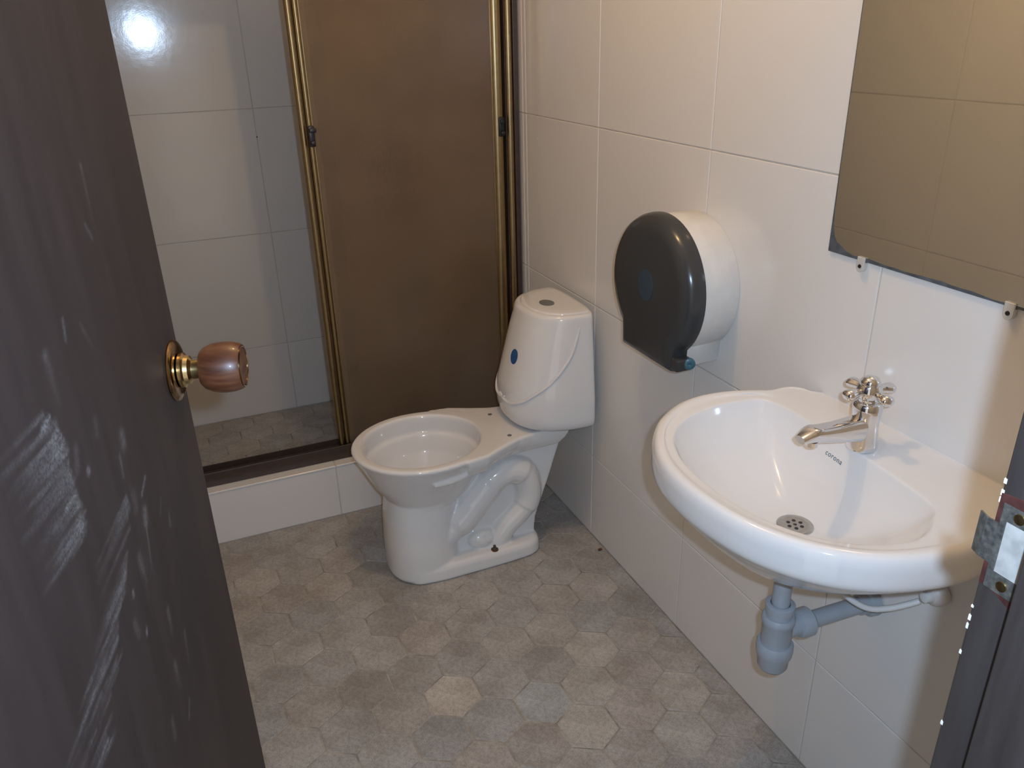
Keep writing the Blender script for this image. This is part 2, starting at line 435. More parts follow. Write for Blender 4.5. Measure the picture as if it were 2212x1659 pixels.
def panel(x0, x1, yf, label, front):
    r = empty('shower_door_panel', ((x0+x1)/2, yf+.01, .195)); tag(r, label, 'shower door', 'sliding panels of the shower door')
    z0, z1 = .197, 1.855
    sw = .038
    for a, b, s_ in ((x0, x0+sw, 0), (x1-.036, x1, 1)):
        st = MB()
        if front:
            if s_ == 0:
                st.loft(reeded(a, a+.018, yf, z0, z1, .018)).loft(reeded(a+.0195, b-.002, yf+.001, z0, z1, .016))
                st.box(b-.003, b, yf+.006, yf+.016, z0, z1)
            else:
                st.loft(reeded(a+.003, b, yf, z0, z1, .018)); st.box(a, a+.004, yf+.006, yf+.016, z0, z1)
        else: st.box(a, b, yf+.001, yf+.018, z0, z1, .001)
        st.build('stile', M_bronze if front else M_darkbronze, r, 40)
    MB().box(x0+sw, x1-.036, yf+.002, yf+.017, z0, z0+.032, .001).build('bottom_rail', M_darkbronze, r)
    MB().box(x0+sw, x1-.036, yf+.002, yf+.017, z1-.032, z1, .001).build('top_rail', M_darkbronze, r)
    MB().box(x0+sw-.003, x1-.034, yf+.007, yf+.011, z0+.03, z1-.03).build('glass_pane', M_glass, r)
    return r
fp = panel(-.659, -.054, 2.051, 'front brown glass sliding shower panel with bright bronze edges and two dark catches', True)
rp = panel(-.603, -.050, 2.078, 'rear sliding shower panel, its dark upright seen blurred through the front glass', False)
def catch(x, z, parent, side):
    m_ = MB(); y = 2.051
    m_.box(x-.008, x+.008, y-.009, y+.002, z-.028, z+.028, .0025)
    m_.box(x-.007, x+.012*side if side > 0 else x+.007, y-.018, y-.007, z+.010, z+.022, .003)
    m_.box(x-.006, x+.007, y-.020, y-.007, z-.022, z-.011, .003)
    return m_.build('catch', M_black, parent, 40)
catch(-.629, 1.188, fp, 1); catch(-.066, 1.176, fp, -1)

# ---------------------------------------------------------------- entrance door and its frame
hx, hy = -1.20, 0.0
dd = Vector((.16, .58, 0)).normalized(); dn = Vector((dd.y, -dd.x, 0))
def D(s, t, z): return Vector((hx, hy, 0))+dd*s+dn*t+Vector((0, 0, z))
DW, DT = .6017, .035
door = MB()
door.loft([[D(s, t, z) for s, t in ((.004, -.0012), (DW, -.0012), (DW, -DT), (.004, -DT))] for z in (.012, 2.02)])
door = door.build('door_1', M_door)
tag(door, 'open dark brown bathroom door leaf with white scuff marks and flash glare painted into them', 'door', kind='structure')
# the visible face: a fine grid that carries the scuffs and their painted flash glare as an attribute
STROKES = [(0.301,1.217,0.266,1.217,1.8,0.34),(0.308,1.179,0.279,1.178,2.9,0.38),(0.307,1.184,0.251,1.186,2.5,0.44),(0.314,1.147,0.273,1.152,2.5,0.29),(0.308,1.133,0.256,1.135,1.6,0.47),(0.308,1.189,0.284,1.19,2.2,0.43),(0.309,1.196,0.24,1.198,4.4,0.45),(0.31,1.151,0.241,1.155,4.6,0.2),(0.311,1.138,0.268,1.138,3.9,0.28),(0.309,1.136,0.275,1.136,3.6,0.24),(0.307,1.205,0.237,1.207,4.7,0.24),(0.306,1.139,0.282,1.137,3.6,0.59),(0.317,1.139,0.246,1.144,1.8,0.24),(0.314,1.199,0.232,1.204,3.2,0.53),(0.307,1.127,0.247,1.13,4.0,0.17),(0.309,1.153,0.268,1.154,3.8,0.39),(0.309,1.168,0.277,1.168,3.2,0.39),(0.316,1.14,0.269,1.144,2.2,0.48),(0.307,1.191,0.264,1.19,2.7,0.31),(0.308,1.176,0.284,1.177,3.5,0.48),(0.303,1.131,0.24,1.131,4.4,0.26),(0.311,1.175,0.267,1.178,2.6,0.43),(0.309,1.163,0.283,1.163,4.0,0.19),(0.31,1.205,0.252,1.208,2.7,0.24),(0.31,1.129,0.275,1.131,2.7,0.25),(0.312,1.168,0.231,1.173,3.8,0.55),(0.302,1.126,0.279,1.126,1.7,0.41),(0.305,1.207,0.236,1.208,1.5,0.18),(0.312,1.184,0.234,1.189,2.9,0.27),(0.311,1.149,0.273,1.151,3.2,0.5),(0.309,1.171,0.279,1.173,3.5,0.58),(0.297,1.226,0.254,1.227,3.5,0.45),(0.308,1.135,0.251,1.137,3.8,0.3),(0.307,1.156,0.253,1.156,1.6,0.39),(0.309,1.137,0.254,1.138,2.7,0.47),(0.3,1.217,0.224,1.219,2.0,0.2),(0.31,1.133,0.267,1.134,3.8,0.22),(0.308,1.178,0.247,1.179,4.3,0.35),(0.311,1.181,0.252,1.185,2.2,0.39),(0.305,1.207,0.245,1.208,2.0,0.43),(0.308,1.133,0.279,1.134,4.1,0.35),(0.31,1.156,0.248,1.159,3.5,0.46),(0.309,1.171,0.267,1.174,2.2,0.22),(0.296,1.227,0.221,1.227,2.4,0.24),(0.306,1.163,0.259,1.162,4.6,0.36),(0.308,1.142,0.245,1.142,3.6,0.4),(0.306,1.204,0.254,1.205,1.6,0.45),(0.313,1.19,0.281,1.193,4.9,0.38),(0.307,1.19,0.255,1.191,1.7,0.25),(0.307,1.136,0.262,1.137,3.7,0.48),(0.311,1.165,0.275,1.169,1.5,0.46),(0.313,1.132,0.278,1.135,2.7,0.36),(0.313,1.181,0.229,1.188,1.7,0.57),(0.315,1.19,0.241,1.195,3.9,0.43),(0.313,1.139,0.285,1.14,1.6,0.53),(0.312,1.184,0.273,1.186,1.7,0.26),(0.308,1.195,0.272,1.196,4.7,0.47),(0.314,1.194,0.267,1.197,3.6,0.48),(0.307,1.195,0.266,1.196,1.8,0.18),(0.312,1.144,0.262,1.146,4.2,0.18),(0.305,1.129,0.234,1.131,2.5,0.41),(0.307,1.203,0.252,1.204,4.4,0.23),(0.311,1.132,0.284,1.134,2.6,0.2),(0.309,1.214,0.229,1.218,4.8,0.5),(0.306,1.191,0.277,1.191,3.8,0.39),(0.309,1.172,0.228,1.175,1.8,0.42),(0.309,1.149,0.254,1.149,2.8,0.27),(0.308,1.192,0.271,1.191,2.2,0.47),(0.305,1.189,0.266,1.189,2.3,0.22),(0.31,1.174,0.252,1.178,3.9,0.52),(0.312,1.203,0.288,1.2,3.0,0.95),(0.303,1.221,0.291,1.218,3.0,0.95),(0.303,1.221,0.29,1.219,3.0,0.95),(0.31,1.159,0.291,1.158,3.0,0.95),(0.312,1.189,0.291,1.186,3.0,0.95),(0.31,1.207,0.298,1.204,3.0,0.95),(0.309,1.209,0.282,1.206,3.0,0.95),(0.312,1.197,0.293,1.195,3.0,0.95),(0.382,1.083,0.305,1.075,3.3,0.25),(0.351,1.057,0.297,1.053,2.9,0.34),(0.344,1.05,0.265,1.045,3.9,0.12),(0.365,1.069,0.329,1.066,2.4,0.42),(0.332,1.045,0.272,1.041,1.7,0.42),(0.34,1.048,0.292,1.045,3.5,0.12),(0.391,1.092,0.311,1.083,1.6,0.15),(0.351,1.057,0.281,1.052,3.0,0.11),(0.38,1.082,0.306,1.074,2.4,0.18),(0.389,1.108,0.338,1.101,3.8,0.12),(0.346,1.053,0.267,1.047,3.3,0.21),(0.336,1.047,0.297,1.044,2.7,0.21),(0.315,1.035,0.243,1.031,3.4,0.25),(0.319,1.041,0.242,1.036,2.4,0.31),(0.391,1.095,0.348,1.089,3.3,0.12),(0.341,1.048,0.303,1.046,3.2,0.4),(0.311,1.031,0.262,1.028,2.5,0.26),(0.329,1.044,0.259,1.04,1.8,0.23),(0.39,1.104,0.34,1.097,3.3,0.47),(0.309,1.028,0.276,1.026,2.5,0.45),(0.351,1.057,0.299,1.053,3.5,0.45),(0.391,1.096,0.325,1.088,1.9,0.17),(0.348,1.055,0.302,1.051,3.5,0.25),(0.391,1.093,0.319,1.084,2.2,0.13),(0.308,1.026,0.269,1.025,1.8,0.29),(0.389,1.108,0.31,1.097,1.7,0.12),(0.31,1.029,0.255,1.026,3.8,0.46),(0.326,1.043,0.293,1.041,3.1,0.13),(0.389,1.107,0.307,1.096,2.3,0.4),(0.348,1.055,0.275,1.049,3.1,0.49),(0.354,1.06,0.277,1.053,3.6,0.33),(0.351,1.057,0.295,1.052,3.1,0.18),(0.358,1.063,0.29,1.057,2.3,0.19),(0.39,1.099,0.309,1.089,3.7,0.43),(0.329,1.044,0.267,1.04,1.6,0.45),(0.354,1.06,0.285,1.054,1.8,0.4),(0.391,1.096,0.302,1.085,3.3,0.31),(0.335,1.046,0.291,1.043,2.7,0.13),(0.379,1.082,0.328,1.076,1.9,0.27),(0.39,1.103,0.353,1.098,2.3,0.5),(0.327,1.044,0.274,1.04,2.0,0.15),(0.36,1.065,0.292,1.059,3.6,0.28),(0.316,1.037,0.247,1.033,3.6,0.23),(0.355,1.061,0.313,1.057,3.0,0.12),(0.355,1.06,0.312,1.057,2.7,0.17),(0.303,1.028,0.255,1.024,2.9,0.15),(0.276,1.005,0.246,1.003,2.5,0.37),(0.273,1.033,0.215,1.027,1.5,0.19),(0.279,1.028,0.232,1.024,2.9,0.13),(0.298,1.01,0.237,1.006,3.2,0.22),(0.259,0.978,0.232,0.978,2.4,0.37),(0.24,0.992,0.211,0.991,3.0,0.11),(0.254,0.989,0.225,0.988,1.9,0.43),(0.255,0.979,0.19,0.978,3.7,0.23),(0.313,1.015,0.263,1.012,2.0,0.17),(0.268,1.04,0.241,1.037,3.8,0.28),(0.25,1.001,0.189,0.997,2.0,0.2),(0.266,1.013,0.227,1.01,2.3,0.14),(0.253,1.026,0.196,1.021,2.5,0.49),(0.247,0.983,0.217,0.982,3.6,0.48),(0.237,1.023,0.196,1.019,2.8,0.13),(0.26,1.038,0.231,1.035,1.8,0.11),(0.263,1.018,0.216,1.014,3.7,0.37),(0.252,1.009,0.208,1.006,1.7,0.14),(0.268,0.992,0.224,0.99,3.1,0.34),(0.296,1.016,0.262,1.013,3.2,0.39),(0.302,1.019,0.267,1.016,3.0,0.22),(0.254,0.984,0.203,0.983,3.1,0.48),(0.235,1.018,0.19,1.015,1.5,0.23),(0.257,0.993,0.205,0.991,1.8,0.36),(0.258,1.038,0.23,1.035,2.4,0.41),(0.277,1.018,0.237,1.015,1.7,0.23),(0.234,1.005,0.199,1.003,3.2,0.42),(0.266,0.978,0.233,0.977,3.9,0.21),(0.244,1.004,0.186,1.0,1.7,0.47),(0.254,0.983,0.201,0.981,1.5,0.45),(0.264,1.028,0.207,1.023,1.6,0.45),(0.309,1.014,0.259,1.011,2.1,0.36),(0.283,1.032,0.224,1.026,3.9,0.26),(0.279,1.028,0.226,1.023,3.8,0.33),(0.322,1.258,0.322,1.224,6,0.35),(0.411,1.153,0.41,1.144,8,0.5),(0.397,1.141,0.394,1.123,3,0.4),(0.437,1.097,0.421,1.089,3,0.8),(0.418,1.074,0.415,1.065,8,0.7),(0.415,1.065,0.403,1.023,2.5,0.6),(0.328,1.184,0.321,1.17,6,0.25),(0.384,1.051,0.385,1.036,8,0.35),(0.404,1.099,0.403,1.087,7,0.35),(0.386,1.027,0.379,1.007,5,0.2),(0.415,0.969,0.412,0.944,6,0.35),(0.441,0.921,0.433,0.891,4,0.35),(0.401,0.918,0.402,0.887,6,0.35),(0.365,0.885,0.362,0.869,6,0.3),(0.413,0.863,0.402,0.85,3,0.5),(0.387,1.257,0.402,1.228,3,0.2),(0.361,1.27,0.357,1.256,3,0.35),(0.472,1.036,0.469,1.026,4,0.3),(0.461,1.061,0.453,1.051,3,0.2),(0.337,1.162,0.337,1.16,4,0.9),(0.386,1.105,0.381,1.09,3,0.4),(0.369,1.186,0.366,1.177,6,0.2),(0.46,1.362,0.458,1.321,3,0.35),(0.441,1.319,0.448,1.307,3,0.4),(0.362,0.993,0.361,0.989,3,0.9),(0.356,1.036,0.355,1.033,3,0.9),(0.344,1.014,0.346,1.001,6,0.3)]
s0, s1, z0_, z1_ = .0, DW, .012, 2.02
NS, NZ = 260, 560
S = np.concatenate([np.linspace(.004, .15, 20, endpoint=False), np.linspace(.15, DW, NS-20)])
Z = np.concatenate([np.linspace(.012, .40, 40, endpoint=False), np.linspace(.40, 1.52, 480, endpoint=False), np.linspace(1.52, 2.02, 40)])
SS, ZZ = np.meshgrid(S, Z)
val = np.zeros_like(SS)
for a0, b0, a1, b1, w_, it in STROKES:
    L2 = (a1-a0)**2+(b1-b0)**2
    t = np.clip(((SS-a0)*(a1-a0)+(ZZ-b0)*(b1-b0))/L2, 0, 1)
    # strokes are long and low on the leaf: thin vertically, soft along
    ds = (SS-(a0+t*(a1-a0))); dz = (ZZ-(b0+t*(b1-b0)))
    sg = w_*.00042
    vfade = 1-.85*t if L2 > .0004 else 1
    val = np.maximum(val, 0) + (1-np.maximum(val, 0))*it*vfade*np.exp(-(dz*dz)/(2*sg*sg)-(ds*ds)/(2*(sg*1.2)**2))
val = np.clip(val, 0, 1)
n_ = SS.size
co = np.empty((n_, 3)); ox = np.array(D(0, 0, 0))
co[:] = ox + SS.reshape(-1, 1)*np.array(dd) + ZZ.reshape(-1, 1)*np.array((0, 0, 1.0))
idx = np.arange(n_).reshape(len(Z), len(S))
q = np.stack([idx[:-1, :-1], idx[:-1, 1:], idx[1:, 1:], idx[1:, :-1]], -1).reshape(-1, 4)
me = bpy.data.meshes.new('door_face'); me.vertices.add(n_); me.vertices.foreach_set('co', co.ravel())
me.loops.add(q.size); me.loops.foreach_set('vertex_index', q.ravel().astype(np.int32))
me.polygons.add(len(q)); me.polygons.foreach_set('loop_start', np.arange(0, q.size, 4, dtype=np.int32))
me.update(calc_edges=True); me.validate()
at = me.attributes.new('scuff', 'FLOAT', 'POINT'); at.data.foreach_set('value', val.ravel().astype(np.float32))
face = link('scuffed_face', me, M_door, door); face['label'] = 'scuffed brown painted face of the door'
# knob
KC = D(.577, 0, 1.14); KM = frame(KC, dn, (0, 0, 1))
kn = empty('door_knob', KC); kn.parent = door
kn['label'] = 'varnished reddish wood knob with brass fittings'
def kpart(name, prof, mat, sm=40, caps=True):
    o = MB().lathe(prof, KM, 56, caps).build(name, mat, None, sm); o.parent = kn; o.matrix_parent_inverse = Matrix.Translation(-KC); return o
M_rosette = simple('dark_lacquered_brass', (.30, .20, .10), .12, 1, .15, 60)
kpart('rosette', [(.0001, .0), (.0310, .0), (.0315, .0015), (.0300, .0036), (.026, .0048), (.020, .0052), (.0001, .0055)], M_rosette)
kpart('neck', [(.0001, .0065), (.0175, .0065), (.0178, .010), (.0150, .0115), (.0142, .0155), (.0118, .0168), (.0102, .0180), (.0100, .0265), (.0110, .028), (.0001, .028)], M_brass)
kpart('knob_grip', [(.0001, .0262), (.0155, .0262), (.0175, .0266), (.0212, .0300), (.0245, .0370), (.0258, .0440), (.0262, .0500), (.0256, .0580), (.0236, .0650), (.0224, .0672), (.0205, .0676), (.0001, .0676)], M_wood)
kpart('end_ring', [(.0192, .0668), (.0212, .0670), (.0215, .0682), (.0202, .0686), (.0192, .0680), (.0192, .0668)], M_rosette, 40, False)

JB = empty('door_2', (-.58, -.05, 0)); tag(JB, 'dark brown painted door frame post with worn strike plate at the right edge', 'door frame', kind='structure')
# right hand jamb, rebate and stop
jb = MB().box(-.590, -.549, -.118, .0, 0, 2.05, .0012).build('jamb', M_frame, JB)
MB().box(-.606, -.5905, -.118, -.0315, 0, 2.05, .0012).build('door_stop', M_frame, JB)
MB().box(-.5915, -.589, -.0320, -.0300, 0, 2.05).build('stop_gap_shade', M_gapshade, JB)  # black strip standing in for the shade in the corner of the stop
MB().box(-1.262, -1.2235, -.118, .0, 0, 2.05, .0012).build('jamb', M_frame, JB)
MB().box(-1.262, -.549, -.118, .0, 2.021, 2.058, .0012).build('jamb', M_frame, JB)
# old red paint showing where the plate was let in
def yz_plate(name, pts, x0, x1, mat, parent, smooth=None):
    return MB().prism(pts, x0, x1, .0002, 'x').build(name, mat, parent, smooth)
rp1 = yz_plate('bare_patch', [(-.0005, 1.186), (-.0285, 1.190), (-.029, 1.118), (-.024, 1.113), (-.012, 1.1185), (-.0004, 1.120)], -.590, -.5904, M_chip, JB)
rp1['label'] = 'patch of old red paint around the strike plate'
sp = MB()
# plate with a square opening, seen edge to edge in the rebate
for a, b, c_, d_ in ((-.004, -.0275, 1.170, 1.181), (-.004, -.0275, 1.120, 1.133), (-.004, -.008, 1.133, 1.170), (-.024, -.0275, 1.133, 1.170)):
    sp.box(-.5912, -.5904, min(a, b), max(a, b), c_, d_, .0002)
sp = sp.build('strike_plate', M_plate, JB); sp['label'] = 'worn brass strike plate with a bent lip'
MB().box(-.5909, -.5905, -.0238, -.0082, 1.1335, 1.1695).build('latch_hole', M_bare, JB)['label'] = 'pale bare hole behind the strike plate'
lip = MB().loft([[(-.5906-.0002*k, -.0045+.0035*k, z) for k, z in ()] or [(x, y, z) for x, y in ((-.5912, -.006), (-.5904, -.006), (-.5895, .004), (-.5868, .0105), (-.5878, .0110), (-.5905, .0045))] for z in (1.137, 1.166)])
lip.build('strike_lip', M_plate, JB)
for zc in (1.1755, 1.1265):
    MB().lathe([(.0001, 0), (.0036, 0), (.0034, .0008), (.0001, .0014)], frame((-.5912, -.0155, zc), (-1, 0, 0)), 20).build('screw', M_brass, JB, 40)
# small paint chips along the arris
chips = MB(); rr = random.Random(5)
for z in (1.194, 1.186, 1.181, 1.100, 1.091, 1.084, 1.062, .998):
    h_ = rr.uniform(.0008, .0022); chips.box(-.5903, -.5885, -.0012-rr.uniform(0, .0006), .0002, z-h_, z+h_)
chips.box(-.5906, -.5902, -.022, -.019, .968, .971); chips.box(-.6064, -.606, -.0375, -.0345, .975, .984)
chips.build('paint_chips', M_white_pl, JB)

# ---------------------------------------------------------------- toilet
TY = 1.655
TO = empty('toilet', (-.35, TY, 0)); tag(TO, 'white porcelain two-piece toilet without a seat, its tank against the right wall', 'toilet')
def T(u, v, z): return (-u, TY+v, z)
def ring(uc, af, ab, b, z, n=2.0, N=72):
    out = []
    for k in range(N):
        a = 2*pi*k/N; c, s = cos(a), sin(a)
        uu = (af if c > 0 else ab)*math.copysign(abs(c)**(2/n), c); vv = b*math.copysign(abs(s)**(2/n), s)
        out.append(T(uc+uu, vv, z))
    return out
tb = MB()
outer = [ring(.52, .098, .10, .105, .0, 2.4), ring(.52, .106, .10, .112, .012, 2.4), ring(.52, .106, .10, .113, .10, 2.4), ring(.52, .102, .10, .110, .18, 2.4), ring(.515, .100, .11, .106, .235, 2.3),
         ring(.508, .106, .14, .108, .252, 2.15), ring(.505, .138, .17, .128, .298, 2.05), ring(.500, .165, .20, .153, .345, 2.0), ring(.497, .184, .215, .170, .378, 2.0),
         ring(.495, .194, .222, .178, .392, 2.0), ring(.495, .197, .222, .180, .398, 2.0), ring(.495, .194, .222, .177, .4035, 2.0), ring(.495, .188, .215, .171, .405, 2.0)]
inner = [ring(.495, .172, .172, .158, .405, 2.0), ring(.495, .167, .168, .153, .4025, 2.0), ring(.495, .164, .165, .150, .396, 2.0), ring(.495, .161, .162, .147, .355, 2.0), ring(.495, .158, .159, .144, .350, 2.0),
         ring(.493, .153, .150, .139, .346, 2.0), ring(.490, .136, .126, .122, .30, 2.0), ring(.488, .108, .096, .096, .262, 2.0), ring(.488, .072, .066, .066, .232, 2.0), ring(.488, .04, .04, .038, .218, 2.0)]
tb.loft(outer+inner)
# foot flange running back to the wall
def foot(z, e):
    P = [(.17+e, .0), (.175+e, .075), (.20+e*.6, .108-e), (.26, .118-e), (.42, .120-e), (.52, .116-e), (.58, .095-e), (.60, .0)]
    P = P+[(u, -v) for u, v in P[-2:0:-1]]
    return [T(p[0], p[1], z) for p in catmull(P, 6)]
tb.loft([foot(0, .004), foot(.006, 0), foot(.036, .001), foot(.046, .006), foot(.05, .014)])
# rear web with a sloping back edge
wb_rings = []
for v in (-.062, .062):
    wb_rings.append([T(u, v, z) for u, z in ((.185, .03), (.178, .10), (.135, .22), (.085, .372), (.318, .372), (.325, .30), (.36, .25), (.40, .205), (.45, .18), (.45, .03))])
tb.loft(wb_rings)
# deck that carries the tank
dk = [(.072, .02), (.072, .085), (.085, .100), (.20, .104), (.245, .112), (.30, .136), (.36, .166), (.42, .174), (.405, .135), (.365, .100), (.335, .05), (.328, .0)]
dk = dk+[(u, -v) for u, v in dk[-2::-1]]
def deck(z, g): return [T(u+(0 if u > .3 else g*.6), v*(1-g*2.5 if abs(v) > .06 else 1), z) for u, v in dk]
tb.loft([deck(.345, .05), deck(.365, .02), deck(.380, .006), deck(.398, 0), deck(.4045, .004)])
# exposed trapway on both flanks
path = catmull([(.50, .100), (.425, .152), (.368, .212), (.318, .262), (.265, .285), (.220, .264), (.203, .215), (.208, .165), (.238, .128), (.275, .098), (.300, .066), (.318, .04)], 5, closed=False)
for sg in (-1, 1):
    tb.tube([T(p[0], sg*.062, p[1]) for p in path], [.030]*2+[.042]*3+[.050]*5+[.049]*5+[.045]*10+[.041]*12+[.036]*(len(path)-37), 18)
    tb.ball(T(.355, sg*.066, .078), (.045, .028, .030)); tb.ball(T(.29, sg*.066, .045), (.035, .03, .03))
    tb.tube([T(.385, sg*.132, .350), T(.43, sg*.149, .349), T(.47, sg*.156, .347), T(.515, sg*.154, .345)], [.0085, .010, .010, .0085], 12)
bowl = tb.build('bowl', M_porc, TO, 180, voxel=.0034, sm_iter=5)
wa = MB(); wa.loft([ring(.488, .084, .074, .074, .2405), ring(.488, .086, .076, .076, .2425)])
M_water = NT('still_water'); M_water.set(Base_Color=(.92, .94, .95), Roughness=.02, IOR=1.33); M_water.p.inputs['Transmission Weight'].default_value = 1.0
wa.build('bowl_water', M_water.m, TO, 30)
# tank
def sec(th, z, g=0.0):
    w_ = np.interp(z, [.41, .44, .5, .6, .72, .75], [.158, .163, .162, .152, .139, .137])-g
    f = np.interp(z, [.41, .46, .52, .60, .68, .72, .75], [.238, .25, .247, .225, .203, .19, .184])-g; b = .05
    c, s = cos(th), sin(th)
    v = w_*math.copysign(abs(c)**(2/2.4), c)
    u = b+(f-b)*abs(s)**(2/2.4) if s >= 0 else b-(.03-g*.3)*abs(s)**.5
    return u, v
def tring(z, g=0.0, N=96):
    return [T(*sec(2*pi*k/N, z, g), z) for k in range(N)]
tk = MB()
tk.loft([tring(.409, .022), tring(.413, .010), tring(.421, .002)]+[tring(z) for z in np.linspace(.430, .732, 25)]+[tring(.738, .0015), tring(.7425, .005), tring(.7445, .0105), tring(.744, .013)])
tk.build('tank', M_porc, TO, 60)
lid = MB().loft([tring(.741, .0145), tring(.7455, .0142), tring(.7475, .0158), tring(.7484, .019), tring(.7487, .05), tring(.7488, .08)])
lid.build('tank_lid', M_porc, TO, 60)
RG = [(3.02, .712), (2.94, .665), (2.84, .623), (2.6, .567), (2.34, .53), (2.1, .503), (1.84, .486), (1.62, .484), (1.50, .495)]
for sg in (1, -1):
    pts = []
    for th, z in catmull(RG, 8, closed=False):
        u, v = sec(th, z, -.0003); pts.append(T(u, v*sg, z))
    MB().tube(pts, [.0012+.0034*min(1, k/8, (len(pts)-1-k)/8+.2) for k in range(len(pts))], 10).build('moulded_ridge', M_porc, TO, 180)
fb = MB(); fb.lathe([(.0001, 0), (.0200, 0), (.0200, .0018), (.0180, .0026), (.0001, .0028)], frame(T(.112, -.012, .7485), (0, 0, 1)) @ Matrix.Diagonal((1.0, 1.3, 1, 1)), 36)
fb.build('flush_button', M_greyflush, TO, 40)['label'] = 'dark grey oval flush button'
# sticker
sk = MB(); rows = []
for i in range(13):
    for_row = []
    zz = .614+.021*sin(pi*(i/12-.5))
    hw = .088*cos(pi*(i/12-.5))+.002
    if i >= 11: hw *= .5
    for j in range(7):
        th = 1.70-hw*(1-2*j/6)*1.1
        u, v = sec(th, zz, -.0007); for_row.append(T(u, v, zz))
    rows.append(for_row)
sk.loft(rows, False, False, closed=False); sk.build('sticker', M_bluemark, TO, 180)['label'] = 'small round blue sticker'
for v in (-.085, .062):
    MB().lathe([(.0001, 0), (.0065, 0), (.006, .0006), (.0001, .0007)], frame(T(.265, v, .4052), (0, 0, 1)), 20).build('seat_bolt_hole', M_greyflush, TO)
hit = bowl.ray_cast(Vector(T(.329, -.101, .2)), Vector((0, 0, -1)))
bp = Vector(T(.329, -.101, hit[1].z+.001 if hit[0] else .05))
MB().lathe([(.0001, -.003), (.0115, -.003), (.0105, .0006), (.0001, .0012)], frame(bp, (0, 0, 1)), 20).build('rust_stain', M_rust, TO, 60)
MB().lathe([(.0001, 0), (.0085, 0), (.0075, .003), (.0045, .005), (.004, .012), (.0001, .0145)], frame(bp, (0, 0, 1)), 8).build('floor_bolt', simple('corroded_bolt', (.06, .05, .035), .6), TO)
MB().box(-.155, -.147, TY-.088, TY-.080, .393, .409, .001).build('tank_spacer', M_greyflush, TO)

# ---------------------------------------------------------------- wall hung sink
SY = .540
SK = empty('sink', (-.2, SY, .70)); tag(SK, 'white oval wall-hung porcelain sink under the mirror', 'sink')
OUT = [(0, .330), (-.060, .292), (-.150, .274), (-.225, .283), (-.295, .312), (-.350, .362), (-.388, .430), (-.405, .505), (-.408, .580), (-.396, .650), (-.363, .717), (-.312, .773), (-.240, .812), (-.160, .814), (-.080, .784), (-.001, .728)]
INN = [(-.118, .395), (-.150, .352), (-.198, .328), (-.250, .335), (-.297, .362), (-.332, .402), (-.356, .455), (-.368, .520), (-.369, .585), (-.358, .645), (-.332, .700), (-.287, .742), (-.226, .765), (-.155, .768), (-.098, .735), (-.100, .560)]
BOT = [(-.178+.055*cos(a), .545+.060*sin(a)) for a in [radians(-20-22.5*k) for k in range(16)]]
def ol(P, z, n=12, sc_=1.0, c=(-.2, .54), back=None):
    out = []
    for p in catmull(P, n):
        x, y = c[0]+(p[0]-c[0])*sc_, c[1]+(p[1]-c[1])*sc_
        if back is not None: x = min(x, back)
        out.append((min(x, -.0012), y, z))
    return out
def mixr(A, B, t, z): return [(a[0]*(1-t)+b[0]*t, a[1]*(1-t)+b[1]*t, z) for a, b in zip(A, B)]
o_ = ol(OUT, 0); i_ = ol(INN, 0); 
bt = [(-.185, .55)]*0
NN = len(o_)
# basin floor ring shares angles with the inner outline about the drain
cx, cy = -.200, .548
b_ = [(cx+(p[0]-cx)*.27, cy+(p[1]-cy)*.22, 0) for p in i_]
u_ = [(cx+(p[0]-cx)*.42, cy+(p[1]-cy)*.34, 0) for p in o_]
sb = MB()
oc = lambda s_, z: [(min(-.0012, cx+(p[0]-cx)*s_) if p[0] < -.003 else -.0012, cy+(p[1]-cy)*s_, z) for p in o_]
rings = [mixr(o_, u_, 1, .672), mixr(o_, u_, .80, .684), mixr(o_, u_, .5, .716), mixr(o_, u_, .25, .748), mixr(o_, u_, .10, .770), mixr(o_, u_, .035, .779), oc(.995, .787), oc(1.0, .797), oc(1.0, .808), oc(.998, .818),
         oc(.988, .827), oc(.970, .8325), oc(.945, .8345), oc(.915, .8335)]
rings += [mixr(o_, i_, .62, .8310), mixr(o_, i_, .85, .8295), mixr(o_, i_, .97, .8285), mixr(i_, b_, .008, .8265), mixr(i_, b_, .03, .8205), mixr(i_, b_, .07, .810), mixr(i_, b_, .16, .791), mixr(i_, b_, .32, .764), mixr(i_, b_, .52, .742), mixr(i_, b_, .74, .724), mixr(i_, b_, .92, .714), mixr(i_, b_, 1, .711)]
sb.loft([r.tolist() for r in catmull([np.array(r) for r in rings], 3, closed=False)])
basin = sb.build('basin', M_sink, SK, 180)
dr = MB().lathe([(.0001, -.001), (.0285, -.001), (.0285, .0018), (.026, .003), (.020, .0022), (.0001, .0022)], frame((cx+.003, cy, .7115), (0, 0, 1)), 40).build('drain', M_steel, SK, 40)
hl = MB()
for k in range(6):
    a = k*pi/3; hl.lathe([(.0001, 0), (.0032, 0), (.003, .0004), (.0001, .0004)], frame((cx+.003+.011*cos(a), cy+.011*sin(a), .7138), (0, 0, 1)), 12)
o = hl.lathe([(.0001, 0), (.003, 0), (.0001, .0015)], frame((cx+.003, cy, .7138), (0, 0, 1)), 12).build('drain_holes', M_black, SK); o['kind'] = 'stuff'
